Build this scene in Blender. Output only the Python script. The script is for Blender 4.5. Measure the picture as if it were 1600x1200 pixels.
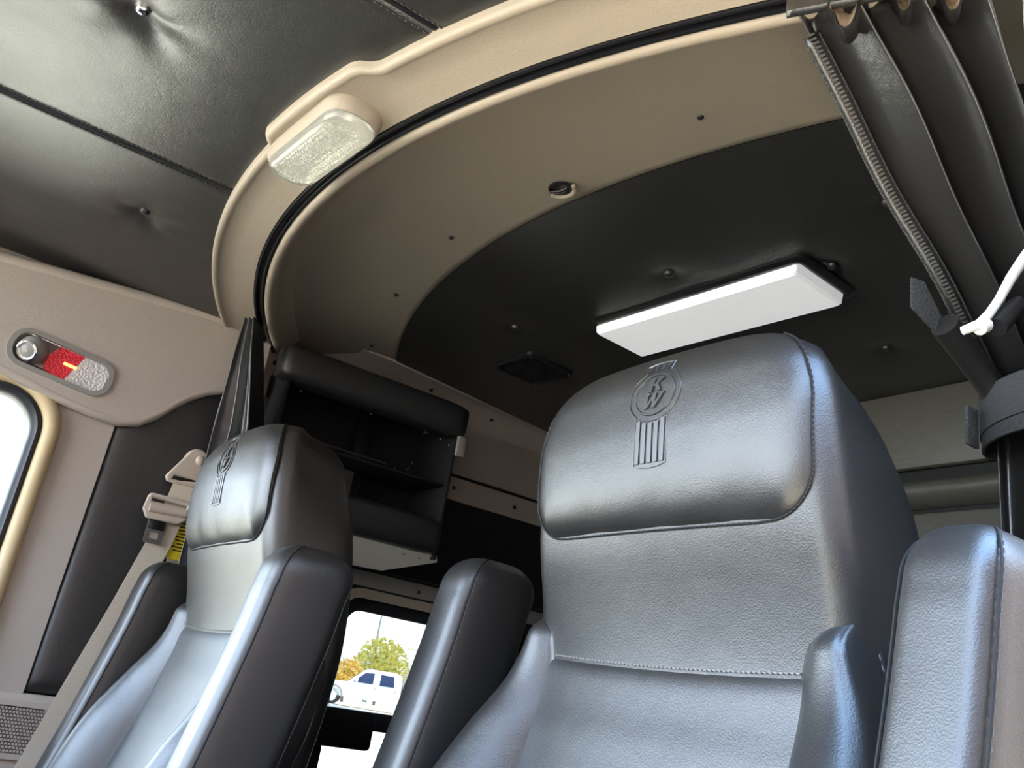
import bpy, bmesh, math, random
from mathutils import Vector, Matrix
random.seed(7)
S = bpy.context.scene
COL = S.collection
for o in list(bpy.data.objects):
    bpy.data.objects.remove(o)

# ------------------------------------------------------------------ camera
YAW, PITCH, ROLL, FPX = math.radians(57.5), math.radians(19.7), math.radians(9.5), 1400.0
CAM = Vector((1.55, 0.0, 0.95))
fw = Vector((-math.sin(YAW)*math.cos(PITCH), math.cos(YAW)*math.cos(PITCH), math.sin(PITCH)))
r0 = Vector((math.cos(YAW), math.sin(YAW), 0)); u0 = r0.cross(fw)
rt = r0*math.cos(ROLL) + u0*math.sin(ROLL)
up = -r0*math.sin(ROLL) + u0*math.cos(ROLL)
cd = bpy.data.cameras.new('camera'); cam = bpy.data.objects.new('camera', cd); COL.objects.link(cam)
cam.matrix_world = Matrix(((rt.x, up.x, -fw.x, CAM.x), (rt.y, up.y, -fw.y, CAM.y), (rt.z, up.z, -fw.z, CAM.z), (0, 0, 0, 1)))
cd.sensor_width = 36.0; cd.lens = 36.0*FPX/1600.0; cd.clip_start = 0.02; cd.clip_end = 600
S.camera = cam

# ------------------------------------------------------------------ sky, sun, exposure
w = bpy.data.worlds.new('sky'); S.world = w; w.use_nodes = True
nt = w.node_tree; nt.nodes.clear()
wo = nt.nodes.new('ShaderNodeOutputWorld'); bg = nt.nodes.new('ShaderNodeBackground')
tc = nt.nodes.new('ShaderNodeTexCoord'); sx = nt.nodes.new('ShaderNodeSeparateXYZ'); rp = nt.nodes.new('ShaderNodeValToRGB')
nt.links.new(tc.outputs['Generated'], sx.inputs[0]); nt.links.new(sx.outputs['Z'], rp.inputs[0])
rp.color_ramp.elements[0].position = 0.0; rp.color_ramp.elements[0].color = (0.80, 0.90, 1.0, 1)
rp.color_ramp.elements[1].position = 0.75; rp.color_ramp.elements[1].color = (0.36, 0.60, 1.0, 1)
nt.links.new(rp.outputs[0], bg.inputs[0]); bg.inputs[1].default_value = 11.0
nt.links.new(bg.outputs[0], wo.inputs[0])
sl = bpy.data.lights.new('sun', 'SUN'); sun = bpy.data.objects.new('sun', sl); COL.objects.link(sun)
sl.energy = 28.0; sl.angle = math.radians(0.6); sl.color = (1.0, 0.93, 0.82)
sun.rotation_euler = Vector((0.12, -0.62, -0.78)).to_track_quat('-Z', 'Y').to_euler()
S.view_settings.view_transform = 'Standard'; S.view_settings.look = 'None'
S.view_settings.exposure = 0.5; S.view_settings.gamma = 1.0; S.view_settings.use_curve_mapping = False

# ------------------------------------------------------------------ materials
MATS = {}
def mat(name, col, rough=0.5, metal=0.0, spec=0.5, bump=None, var=0.0, vscale=6.0, trans=0.0, emit=None, estr=0.0, coat=0.0, sheen=0.0, ior=1.5, rvar=0.0):
    m = bpy.data.materials.new(name); m.use_nodes = True
    n = m.node_tree; b = n.nodes['Principled BSDF']
    b.inputs['Base Color'].default_value = (*col, 1); b.inputs['Roughness'].default_value = rough
    b.inputs['Metallic'].default_value = metal; b.inputs['Specular IOR Level'].default_value = spec
    b.inputs['IOR'].default_value = ior
    b.inputs['Transmission Weight'].default_value = trans; b.inputs['Coat Weight'].default_value = coat
    b.inputs['Coat Roughness'].default_value = 0.25
    if emit: b.inputs['Emission Color'].default_value = (*emit, 1); b.inputs['Emission Strength'].default_value = estr
    t = n.nodes.new('ShaderNodeTexCoord')
    if var > 0:
        nz = n.nodes.new('ShaderNodeTexNoise'); nz.inputs['Scale'].default_value = vscale; nz.inputs['Detail'].default_value = 6
        n.links.new(t.outputs['Object'], nz.inputs['Vector'])
        mx = n.nodes.new('ShaderNodeMix'); mx.data_type = 'RGBA'
        mx.inputs[6].default_value = (*[c*(1-var) for c in col], 1); mx.inputs[7].default_value = (*[min(1, c*(1+var)) for c in col], 1)
        n.links.new(nz.outputs['Fac'], mx.inputs[0]); n.links.new(mx.outputs[2], b.inputs['Base Color'])
    if rvar > 0:
        nr = n.nodes.new('ShaderNodeTexNoise'); nr.inputs['Scale'].default_value = 9; nr.inputs['Detail'].default_value = 5
        n.links.new(t.outputs['Object'], nr.inputs['Vector'])
        mr = n.nodes.new('ShaderNodeMapRange'); mr.inputs[3].default_value = rough-rvar; mr.inputs[4].default_value = rough+rvar
        n.links.new(nr.outputs['Fac'], mr.inputs[0]); n.links.new(mr.outputs[0], b.inputs['Roughness'])
    if bump:
        prev = None
        for (kind, scale, strength, dist) in bump:
            if kind == 'v':
                tx = n.nodes.new('ShaderNodeTexVoronoi'); tx.inputs['Scale'].default_value = scale; o = tx.outputs['Distance']
            elif kind == 'c':   # creases: ridged noise, warped
                tx = n.nodes.new('ShaderNodeTexNoise'); tx.inputs['Scale'].default_value = scale; tx.inputs['Detail'].default_value = 3
                tx.inputs['Distortion'].default_value = 1.2
                a = n.nodes.new('ShaderNodeMath'); a.operation = 'SUBTRACT'; a.inputs[1].default_value = 0.5
                c = n.nodes.new('ShaderNodeMath'); c.operation = 'ABSOLUTE'
                d = n.nodes.new('ShaderNodeMath'); d.operation = 'MINIMUM'; d.inputs[1].default_value = 0.035
                e = n.nodes.new('ShaderNodeMath'); e.operation = 'MULTIPLY'; e.inputs[1].default_value = 28
                n.links.new(tx.outputs['Fac'], a.inputs[0]); n.links.new(a.outputs[0], c.inputs[0]); n.links.new(c.outputs[0], d.inputs[0]); n.links.new(d.outputs[0], e.inputs[0]); o = e.outputs[0]
            else:
                tx = n.nodes.new('ShaderNodeTexNoise'); tx.inputs['Scale'].default_value = scale; tx.inputs['Detail'].default_value = 4; o = tx.outputs['Fac']
            n.links.new(t.outputs['Object'], tx.inputs['Vector'])
            bp = n.nodes.new('ShaderNodeBump'); bp.inputs['Strength'].default_value = strength; bp.inputs['Distance'].default_value = dist
            n.links.new(o, bp.inputs['Height'])
            if prev: n.links.new(prev.outputs[0], bp.inputs['Normal'])
            prev = bp
        n.links.new(prev.outputs[0], b.inputs['Normal'])
    MATS[name] = m
    return m
LEATHER = mat('black_leather', (0.020, 0.0195, 0.0200), 0.40, spec=0.75, bump=[('n', 5, 0.12, 0.02), ('v', 420, 0.16, 0.002), ('c', 14, 0.02, 0.001)], rvar=0.05)
SEATL = mat('seat_leather', (0.015, 0.0140, 0.0135), 0.40, spec=0.95, bump=[('n', 5, 0.12, 0.02), ('n', 22, 0.05, 0.006), ('v', 520, 0.13, 0.0015)], rvar=0.05)
EMBL = mat('embossed_leather', (0.028, 0.027, 0.027), 0.36, spec=0.95)
HEADL = mat('headliner_leather', (0.021, 0.0205, 0.0195), 0.37, spec=0.9, bump=[('n', 4, 0.12, 0.03), ('v', 300, 0.12, 0.002), ('c', 11, 0.05, 0.002)], rvar=0.05)
CURTL = mat('curtain_vinyl', (0.017, 0.016, 0.016), 0.31, spec=1.0, bump=[('n', 12, 0.2, 0.012), ('v', 380, 0.08, 0.002)], rvar=0.05)
TAN = mat('tan_plastic', (0.38, 0.32, 0.248), 0.5, spec=0.4, bump=[('v', 240, 0.10, 0.002), ('n', 60, 0.05, 0.004)], var=0.04, vscale=3)
TANV = mat('tan_vinyl', (0.255, 0.218, 0.172), 0.5, spec=0.4, bump=[('c', 26, 0.10, 0.002), ('c', 57, 0.10, 0.0015), ('v', 260, 0.08, 0.002)], var=0.04, vscale=3)
TANR = mat('taupe_plastic', (0.455, 0.395, 0.34), 0.5, spec=0.4, bump=[('v', 280, 0.14, 0.002), ('n', 45, 0.08, 0.004)], var=0.04, vscale=3)
TANSUN = mat('sunlit_tan_trim', (0.62, 0.48, 0.28), 0.45, spec=0.4)  # sunlit brightness of the tan window surround put into its colour
GREYV = mat('grey_vinyl', (0.085, 0.08, 0.07), 0.5, spec=0.45, bump=[('n', 9, 0.25, 0.02), ('c', 7, 0.1, 0.004)], var=0.08)
BLKP = mat('black_plastic', (0.010, 0.010, 0.012), 0.28, spec=0.6)
BLKM = mat('matte_black', (0.012, 0.012, 0.013), 0.65, spec=0.3, bump=[('n', 80, 0.1, 0.003)])
RUBB = mat('dark_rubber', (0.018, 0.019, 0.024), 0.45)
CHROME = mat('chrome', (0.75, 0.75, 0.74), 0.12, metal=1.0)
STEEL = mat('steel', (0.5, 0.5, 0.5), 0.35, metal=1.0)
WHITE = mat('white_plastic', (0.85, 0.85, 0.84), 0.3, spec=0.5)
DIFF = mat('light_diffuser', (0.86, 0.86, 0.88), 0.35, spec=0.5, emit=(0.97, 0.98, 1.0), estr=0.30)
PALE = mat('pale_sheet_metal', (0.78, 0.73, 0.62), 0.4, spec=0.5)
WEB = mat('belt_webbing', (0.60, 0.52, 0.41), 0.75, spec=0.2, bump=[('v', 500, 0.3, 0.002)])
BELTP = mat('belt_plastic', (0.55, 0.455, 0.37), 0.4, spec=0.45)
YEL = mat('yellow_label', (0.80, 0.62, 0.02), 0.5)
THREAD = mat('grey_thread', (0.22, 0.21, 0.20), 0.6)
THREADB = mat('black_thread', (0.035, 0.034, 0.034), 0.5)
THREADD = mat('dark_thread', (0.08, 0.075, 0.07), 0.6)
ZIPT = mat('zipper_teeth', (0.10, 0.095, 0.09), 0.35, spec=0.6)
VELC = mat('velcro_mesh', (0.055, 0.055, 0.055), 0.85, bump=[('v', 420, 0.8, 0.003)])
LIN = mat('curtain_lining', (0.42, 0.33, 0.23), 0.8, bump=[('n', 120, 0.2, 0.003)])
STRAP = mat('strap_webbing', (0.028, 0.027, 0.028), 0.7, bump=[('v', 300, 0.4, 0.002)])
REFL = mat('lamp_reflector', (0.9, 0.89, 0.82), 0.2, metal=0.7)
LENS = mat('prism_lens', (0.95, 0.95, 0.88), 0.06, spec=0.6, trans=0.92, emit=(1.0, 0.97, 0.82), estr=0.10)
CLEAR = mat('clear_plastic', (0.96, 0.95, 0.88), 0.06, spec=0.8, trans=0.72)
REDL = mat('red_lens', (0.72, 0.04, 0.07), 0.12, spec=0.7, trans=0.35, bump=[('v', 150, 0.7, 0.004)], emit=(1.0, 0.05, 0.06), estr=0.08)
CLRL = mat('clear_lens', (0.97, 0.93, 0.92), 0.10, spec=0.7, trans=0.3, bump=[('v', 150, 0.7, 0.004)])
BULB = mat('amber_filament', (1.0, 0.5, 0.1), 0.3, emit=(1.0, 0.45, 0.12), estr=2.0)
GRAYP = mat('grey_plastic', (0.27, 0.255, 0.235), 0.4, spec=0.45)
SPKR = mat('speaker_cloth', (0.10, 0.085, 0.072), 0.7)
FLOORM = mat('floor_mat', (0.03, 0.03, 0.03), 0.8)
DASHM = mat('dash_vinyl', (0.20, 0.175, 0.15), 0.6)
CARW = mat('car_white', (0.82, 0.83, 0.85), 0.25, coat=0.6)
CARG = mat('car_glass', (0.03, 0.05, 0.12), 0.08, spec=0.8)
TYRE = mat('tyre', (0.03, 0.03, 0.03), 0.8)
LEAFY = mat('yellow_leaves', (0.42, 0.38, 0.08), 0.8, var=0.3, vscale=2)
LEAFO = mat('orange_leaves', (0.62, 0.40, 0.08), 0.8, var=0.3, vscale=2)
BARK = mat('bark', (0.16, 0.13, 0.10), 0.9)
BLDG = mat('pale_render_wall', (0.72, 0.70, 0.66), 0.8, var=0.05)
BWIN = mat('building_window', (0.30, 0.31, 0.33), 0.3)
GRND = mat('concrete_ground', (0.60, 0.51, 0.36), 0.9, var=0.15, vscale=0.3, bump=[('n', 3, 0.2, 0.02)])
SHADE_TRLR = mat('shade_trailer_brown', (0.17, 0.115, 0.085), 0.7)  # dark brown for the added light-blocking trailer
POLE = mat('galvanised_pole', (0.22, 0.23, 0.24), 0.5)
def glassmat(nm='window_glass', col=(0.96, 0.98, 0.97)):
    m = bpy.data.materials.new(nm); m.use_nodes = True; n = m.node_tree; n.nodes.clear()
    o = n.nodes.new('ShaderNodeOutputMaterial'); mx = n.nodes.new('ShaderNodeMixShader')
    a = n.nodes.new('ShaderNodeBsdfTransparent'); g = n.nodes.new('ShaderNodeBsdfGlossy'); f = n.nodes.new('ShaderNodeFresnel')
    a.inputs[0].default_value = (*col, 1); g.inputs['Roughness'].default_value = 0.02; f.inputs[0].default_value = 1.45
    n.links.new(f.outputs[0], mx.inputs[0]); n.links.new(a.outputs[0], mx.inputs[1]); n.links.new(g.outputs[0], mx.inputs[2]); n.links.new(mx.outputs[0], o.inputs[0])
    return m
GLASS = glassmat(); DIMGLASS = glassmat('dimming_glass', (0.44, 0.445, 0.43))  # grey tint added to the sleeper panes to dim the view outside

# ------------------------------------------------------------------ mesh helpers
def mk(name, V, F, m, parent=None, sharp=40, sub=0, solid=0):
    me = bpy.data.meshes.new(name); me.from_pydata([tuple(v) for v in V], [], F); me.validate()
    bm = bmesh.new(); bm.from_mesh(me); bmesh.ops.recalc_face_normals(bm, faces=bm.faces); bm.to_mesh(me); bm.free()
    for p in me.polygons: p.use_smooth = True
    if sharp < 180: me.set_sharp_from_angle(angle=math.radians(sharp))
    me.materials.append(m)
    o = bpy.data.objects.new(name, me); COL.objects.link(o)
    if parent: o.parent = parent
    if solid:
        s = o.modifiers.new('thickness', 'SOLIDIFY'); s.thickness = solid; s.offset = 0
    if sub:
        s = o.modifiers.new('smooth', 'SUBSURF'); s.levels = sub; s.render_levels = sub
    return o
def tag(o, label=None, cat=None, group=None, kind=None):
    if label: o['label'] = label
    if cat: o['category'] = cat
    if group: o['group'] = group
    if kind: o['kind'] = kind
    return o
def empty(name, loc, label=None, cat=None, group=None, kind=None):
    o = bpy.data.objects.new(name, None); COL.objects.link(o); o.location = loc; o.empty_display_size = 0.05
    return tag(o, label, cat, group, kind)
def loft(rows, closed=False, cap0=False, cap1=False):
    n = len(rows[0]); V = [p for r in rows for p in r]; F = []
    for i in range(len(rows)-1):
        for j in range(n if closed else n-1):
            k = (j+1) % n
            F.append((i*n+j, i*n+k, (i+1)*n+k, (i+1)*n+j))
    if cap0: F.append(tuple(range(n)))
    if cap1: F.append(tuple((len(rows)-1)*n+j for j in range(n)))
    return V, F
def merge(*ms):
    V = []; F = []
    for v, f in ms:
        b = len(V); V += list(v); F += [tuple(i+b for i in q) for q in f]
    return V, F
def tube(pts, r, n=8, closed=False):
    P = [Vector(p) for p in pts]; rows = []; prev = None
    for i, p in enumerate(P):
        if closed: d = P[(i+1) % len(P)]-P[i-1]
        else: d = P[min(i+1, len(P)-1)]-P[max(i-1, 0)]
        d.normalize()
        a = prev if prev else (Vector((0, 0, 1)) if abs(d.z) < 0.9 else Vector((1, 0, 0)))
        a = (a-d*a.dot(d)).normalized(); prev = a; b = d.cross(a)
        rr = r[i] if isinstance(r, (list, tuple)) else r
        rows.append([p+(a*math.cos(t)+b*math.sin(t))*rr for t in [2*math.pi*k/n for k in range(n)]])
    if closed: rows.append(rows[0])
    return loft(rows, True, not closed, not closed)
def box(cx, cy, cz, sx_, sy_, sz_, bev=0.0, seg=2):
    bm = bmesh.new(); bmesh.ops.create_cube(bm, size=1)
    for v in bm.verts: v.co = Vector((cx+v.co.x*sx_, cy+v.co.y*sy_, cz+v.co.z*sz_))
    if bev: bmesh.ops.bevel(bm, geom=bm.edges[:], offset=bev, segments=seg, affect='EDGES', profile=0.5)
    V = [v.co.copy() for v in bm.verts]; bm.verts.index_update(); F = [tuple(v.index for v in f.verts) for f in bm.faces]; bm.free()
    return V, F
def rr(cx, cy, w_, h_, r, n=6):
    out = []
    for (ox, oy, a0) in ((w_/2-r, h_/2-r, 0), (-w_/2+r, h_/2-r, 90), (-w_/2+r, -h_/2+r, 180), (w_/2-r, -h_/2+r, 270)):
        for k in range(n+1):
            a = math.radians(a0+90*k/n); out.append((cx+ox+r*math.cos(a), cy+oy+r*math.sin(a)))
    return out
def prism(outer, holes, fn, t):
    """flat plate with holes: 2-D outlines, fn(a,b,depth)->xyz, thickness t"""
    bm = bmesh.new(); E_ = []
    for lp in [outer]+holes:
        vs = [bm.verts.new((a, b, 0)) for a, b in lp]
        E_ += [bm.edges.new((vs[i], vs[(i+1) % len(vs)])) for i in range(len(vs))]
    bmesh.ops.triangle_fill(bm, use_beauty=True, use_dissolve=False, edges=E_)
    bm.verts.index_update()
    V0 = [v.co.copy() for v in bm.verts]; n = len(V0)
    F = [tuple(v.index for v in f.verts) for f in bm.faces]; bm.free()
    V = [fn(v.x, v.y, 0) for v in V0]+[fn(v.x, v.y, t) for v in V0]
    F2 = F+[tuple(i+n for i in reversed(f)) for f in F]
    k = 0
    for lp in [outer]+holes:
        m_ = len(lp)
        for i in range(m_):
            a, b = k+i, k+(i+1) % m_
            F2.append((a, b, b+n, a+n))
        k += m_
    return V, F2
def lerp(a, b, t): return a+(b-a)*t
def sstep(a, b, x):
    t = max(0.0, min(1.0, (x-a)/(b-a))); return t*t*(3-2*t)
def interp(tab, x):
    """smooth (Catmull-Rom) interpolation of a sorted table"""
    if x <= tab[0][0]: return tab[0][1]
    if x >= tab[-1][0]: return tab[-1][1]
    for i in range(len(tab)-1):
        if tab[i][0] <= x <= tab[i+1][0]:
            t = (x-tab[i][0])/(tab[i+1][0]-tab[i][0])
            p1, p2 = tab[i][1], tab[i+1][1]
            p0 = tab[i-1][1] if i else 2*p1-p2
            p3 = tab[i+2][1] if i+2 < len(tab) else 2*p2-p1
            return 0.5*(2*p1+(p2-p0)*t+(2*p0-5*p1+4*p2-p3)*t*t+(3*p1-p0-3*p2+p3)*t*t*t)
def dome(c, r, nrm, h, n=12, m_=4):
    nrm = Vector(nrm).normalized(); a = nrm.orthogonal().normalized(); b = nrm.cross(a); c = Vector(c)
    rows = []
    for i in range(m_+1):
        t = math.pi/2*i/m_
        q = max(math.cos(t), 0.02)
        rows.append([c+(a*math.cos(2*math.pi*k/n)+b*math.sin(2*math.pi*k/n))*r*q+nrm*h*math.sin(t) for k in range(n)])
    return loft(rows, True, True, True)

# ================================================================== SETTING
XL, XS, XR = -1.0, -1.13, 1.14          # cab wall, sleeper wall, right wall
ZC, ZS = 1.872, 1.95                    # cab ceiling, sleeper ceiling
def ytrack(x): return 0.465+0.285*(x+0.01)**2
def yedge(x): return 0.912+0.25*x*x     # front edge of the black sleeper headliner

# ---- floor and shell
fl = mk('floor', *box(0, 0.6, -0.03, 2.4, 3.3, 0.06), FLOORM); tag(fl, kind='structure')
yz = lambda x0: (lambda a, b, d: (x0+d, a, b))
# ---- cab ceiling: backing and three padded panels with seams
ceil = mk('ceiling', *box(0, 0.55, 2.02, 2.4, 3.35, 0.04), BLKM); tag(ceil, kind='structure')
def ceiling_panel(x0, x1, y0, yf, z, tufts, parent, name, mtl, nx=90, ny=110, edge=0.022, lift=0.012):
    rows = []
    for j in range(ny+1):
        row = []
        for i in range(nx+1):
            a = i/nx; x = lerp(x0, x1, a); y1 = yf(x); y = lerp(y0(x) if callable(y0) else y0, y1, j/ny)
            e = min(x-x0, x1-x); zz = z
            if e < edge: zz += lift*(1-math.sqrt(max(0, 1-(1-e/edge)**2)))
            for (bx, by, amp, rad) in tufts:
                d2 = (x-bx)**2+(y-by)**2; d = math.sqrt(d2)
                zz += amp*math.exp(-d2/(2*rad*rad*0.16))+amp*0.45*math.exp(-d2/(2*rad*rad))
                ang = math.atan2(y-by, x-bx)
                zz += 0.0022*math.sin(ang*5+bx*9)*math.exp(-((d-rad*0.9)/(rad*0.8))**2)
            row.append((x, y, zz))
        rows.append(row)
    V, F = loft(rows)
    return mk(name, V, F, mtl, parent, sharp=180)
def ylip(x): return ytrack(x)-0.118
SEAMS = (-0.215, 0.522)
cab_tufts = [(-0.515, 0.241), (0.194, 0.061), (0.194, -0.45), (-0.515, -0.30)]
for (x0, x1) in ((-1.05, SEAMS[0]), SEAMS, (SEAMS[1], 1.16)):
    tf = [(bx, by, 0.016, 0.055) for bx, by in cab_tufts if x0 < bx < x1]
    ceiling_panel(x0+0.001, x1-0.001, -0.98, lambda x: ytrack(x)-0.09, ZC, tf, ceil, 'headliner_panel', HEADL)
for (bx, by) in cab_tufts:
    mk('button', *dome((bx, by, ZC+0.020), 0.0125, (0, 0, -1), 0.009), CHROME if bx > 0 else LEATHER, ceil)
for sxx in SEAMS:
    for side in (-1, 1):
        parts = []; y = -0.6
        while y < ytrack(sxx)-0.11:
            parts.append(box(sxx+side*0.013, y, ZC+0.0005, 0.0026, 0.0075, 0.003, 0.0009, 1)); y += 0.0105
        tag(mk('seam_stitching', *merge(*parts), THREADB, ceil), 'row of black stitches along the headliner seam', kind='stuff')
    mk('seam_welt', *tube([(sxx, -0.95, ZC+0.008), (sxx, 0.2, ZC+0.008), (sxx, ytrack(sxx)-0.1, ZC+0.008)], 0.006, 8), BLKP, ceil)

# ---- curved tan trim band between cab and sleeper
def lipjog(x):   # small pad around the dome lamp
    return 0.024*sstep(0.035, 0.07, x)*(1-sstep(0.335, 0.375, x))
XS_ = [-1.04+2.19*i/150 for i in range(151)]
def sweep(prof, xs=XS_):
    """prof: list of (offset behind track, z); returns a lofted strip"""
    rows = []
    for x in xs:
        sl_ = 0.57*(x+0.01); n_ = Vector((-sl_, 1, 0)).normalized(); b = Vector((x, ytrack(x), 0)); row = []
        for (t, z) in prof:
            tt = t-lipjog(x) if t < -0.09 else t
            p = b+n_*tt; row.append((p.x, p.y, z))
        rows.append(row)
    return loft(rows)
trim = mk('trim_1', *sweep([(-0.122, 1.905), (-0.122, 1.862), (-0.1205, 1.856), (-0.117, 1.8535), (-0.110, 1.8535), (-0.106, 1.8555), (-0.100, 1.859), (-0.06, 1.8575), (-0.0145, 1.853), (-0.0135, 1.875)]), TAN, sharp=60)
tag(trim, kind='structure')
tag(mk('curtain_rail', *sweep([(-0.0135, 1.868), (-0.0125, 1.850), (-0.009, 1.8485), (-0.006, 1.850), (-0.005, 1.862), (0.003, 1.862), (0.0045, 1.851), (0.008, 1.8495), (0.012, 1.851), (0.0135, 1.870)]), BLKP, trim, sharp=50), 'glossy black curtain track')
mk('inner_roll', *sweep([(0.0135, 1.872), (0.0137, 1.853), (0.018, 1.848), (0.026, 1.8465), (0.033, 1.849), (0.040, 1.857), (0.048, 1.872), (0.060, 1.893), (0.078, 1.908)]), TAN, trim, sharp=60)
# ---- tan vinyl panel from the roll back to the black sleeper headliner
rows = []
for x in [-1.14+2.3*i/120 for i in range(121)]:
    sl_ = 0.57*(x+0.01); n_ = Vector((-sl_, 1, 0)).normalized(); a = Vector((x, ytrack(x), 0))+n_*0.078
    b = Vector((x, yedge(x), 0)); row = []
    for j in range(25):
        t = j/24; p = a.lerp(b, t); z = lerp(1.908, 1.952, 1-(1-t)**1.8)
        row.append((p.x, p.y, z))
    row.append((b.x, b.y+0.012, 1.966)); rows.append(row)
tag(mk('trim_2', *loft(rows), TANV, sharp=60), 'curved tan vinyl panel', kind='structure')
def screw(parent, c, nrm, r=0.007):
    o = mk('screw', *merge(dome(c, r, nrm, 0.004, 10, 3), tube([Vector(c), Vector(c)+Vector(nrm)*0.0055], r*0.45, 6)), BLKP, parent)
    return o
T2 = bpy.data.objects['trim_2']
for (x, y) in ((0.601, 0.893), (-0.123, 0.834), (-0.521, 0.903), (-0.93, 1.038), (0.95, 1.04)):
    t = (y-ytrack(x)-0.085)/(yedge(x)-ytrack(x)-0.085); z = lerp(1.908, 1.952, 1-(1-min(1, t))**1.8)
    screw(T2, (x, y, z), (0, -0.1, -1))
# recessed coat-hook cup
hk = empty('coat_hook', (0.245, 0.868, 1.944), 'small recessed hook cup with metal pin on the tan vinyl panel', 'hook')
ring = [(0.026*math.cos(a), 0.022*math.sin(a)) for a in [math.pi*2*k/24 for k in range(24)]]
mk('cup', *loft([[(x*q, y*q, z) for x, y in ring] for q, z in ((1.0, -0.001), (1.02, -0.004), (0.9, -0.005), (0.82, 0.0), (0.02, 0.001))], True), BLKP, hk)
mk('lip', *tube([(0.030*math.cos(a)+0.002, 0.026*math.sin(a), -0.005) for a in [math.radians(d) for d in range(10, 171, 10)]], 0.0045, 8), TAN, hk)
mk('pin', *tube([(-0.02, -0.004, -0.006), (0.0, 0.002, -0.008), (0.018, 0.004, -0.006)], 0.004, 8), CHROME, hk)
hk.rotation_euler = (0, 0, math.radians(8))

# ---- sleeper headliner
sl_tufts = [(0.141, 1.278), (-0.43, 1.242), (0.674, 1.328), (0.45, 1.468), (-0.237, 1.411), (0.3, 1.9), (-0.4, 1.9), (0.8, 1.8)]
rows = []
def xside(y): return -0.985-0.175*(y-1.15)
for j in range(111):
    row = []
    for i in range(131):
        a = i/130; x = lerp(-1.13, 1.14, a); y = lerp(yedge(x), 2.2, (j/110))
        xm = xside(y)
        if x < xm: x = xm
        z = ZS
        for (bx, by) in sl_tufts:
            d2 = (x-bx)**2+(y-by)**2; z += 0.008*math.exp(-d2/(2*0.018**2))+0.005*math.exp(-d2/(2*0.055**2))
        row.append((x, y, z))
    rows.append(row)
tag(mk('sleeper_headliner', *loft(rows), HEADL, ceil, sharp=180), 'smooth black leather sleeper headliner')
for (bx, by) in sl_tufts:
    mk('button', *dome((bx, by, ZS+0.008), 0.0125, (0, 0, -1), 0.010), LEATHER, ceil)

# ---- sleeper left wall with window
wl = mk('wall_left', *prism([(0.66, 0.0), (2.2, 0.0), (2.2, 2.01), (0.66, 2.01)], [rr(1.545, 0.865, 0.66, 0.68, 0.06)], yz(XS-0.05), 0.05), BLKM)
tag(wl, kind='structure')
mk('upper_panel', *box(XS+0.000, 1.43, 1.634, 0.02, 1.54, 0.082, 0.004), TANR, wl)
mk('upper_panel', *box(XS+0.000, 1.43, 1.773, 0.02, 1.54, 0.176, 0.004), TANR, wl)
for (y, z) in ((1.535, 1.636), (1.80, 1.634)): screw(wl, (XS+0.010, y, z), (1, 0, 0))
rows = []
for j in range(31):
    y = lerp(0.62, 2.2, j/30); xa = xside(max(y, 1.12)) if y > 1.12 else -0.98
    row = []
    for k in range(9):
        t = k/8; row.append((lerp(xa, XS+0.006, math.sin(t*math.pi/2)**0.9), y, lerp(1.945, 1.86, 1-math.cos(t*math.pi/2))))
    row.insert(0, (xa+0.004, y, 1.962)); rows.append(row)
tag(mk('trim_3', *loft(rows), TANR, sharp=60), 'taupe side molding under the sleeper headliner', kind='structure')
T3 = bpy.data.objects['trim_3']
for (y, x, z) in ((1.35, -1.075, 1.931), (1.63, -1.105, 1.915)): screw(T3, (x, y, z), (0.6, 0, -0.8))

win = empty('window_1', (XS, 1.545, 0.865), kind='structure')
def rel(V, e): return [Vector(v)-Vector(e) for v in V]
WE = (XS, 1.545, 0.865)
def wring(name, w0, h0, r0_, w1, h1, r1, d, off, m_, parent, base, yc, zc, inner_open=True):
    V, F = prism(rr(yc, zc, w0, h0, r0_, 8), [rr(yc, zc, w1, h1, r1, 8)], yz(off), d)
    return mk(name, rel(V, base), F, m_, parent)
wring('window_surround', 0.72, 0.74, 0.09, 0.66, 0.68, 0.06, 0.022, XS-0.004, TAN, win, WE, 1.545, 0.865)
wring('rubber_seal', 0.665, 0.685, 0.062, 0.585, 0.605, 0.045, 0.018, XS-0.035, RUBB, win, WE, 1.545, 0.865)
V, F = box(XS-0.02, 1.545, 0.845, 0.03, 0.60, 0.055, 0.006); mk('sash_rail', rel(V, WE), F, RUBB, win)
for (zc, h) in ((1.02, 0.30), (0.69, 0.27)):
    V, F = box(XS-0.03, 1.545, zc, 0.004, 0.6, h); mk('pane', rel(V, WE), F, DIMGLASS, win)
# black trim frame board above the window with screws
tag(mk('window_header', *box(XS+0.008, 1.5, 1.265, 0.02, 1.3, 0.05, 0.005), GRAYP, wl), 'dark grey strip above the window')
screw(wl, (XS+0.018, 1.47, 1.262), (1, 0, 0))
mk('ledge', *box(XS+0.02, 1.5, 1.296, 0.05, 1.3, 0.008, 0.002), BLKP, wl)

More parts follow.
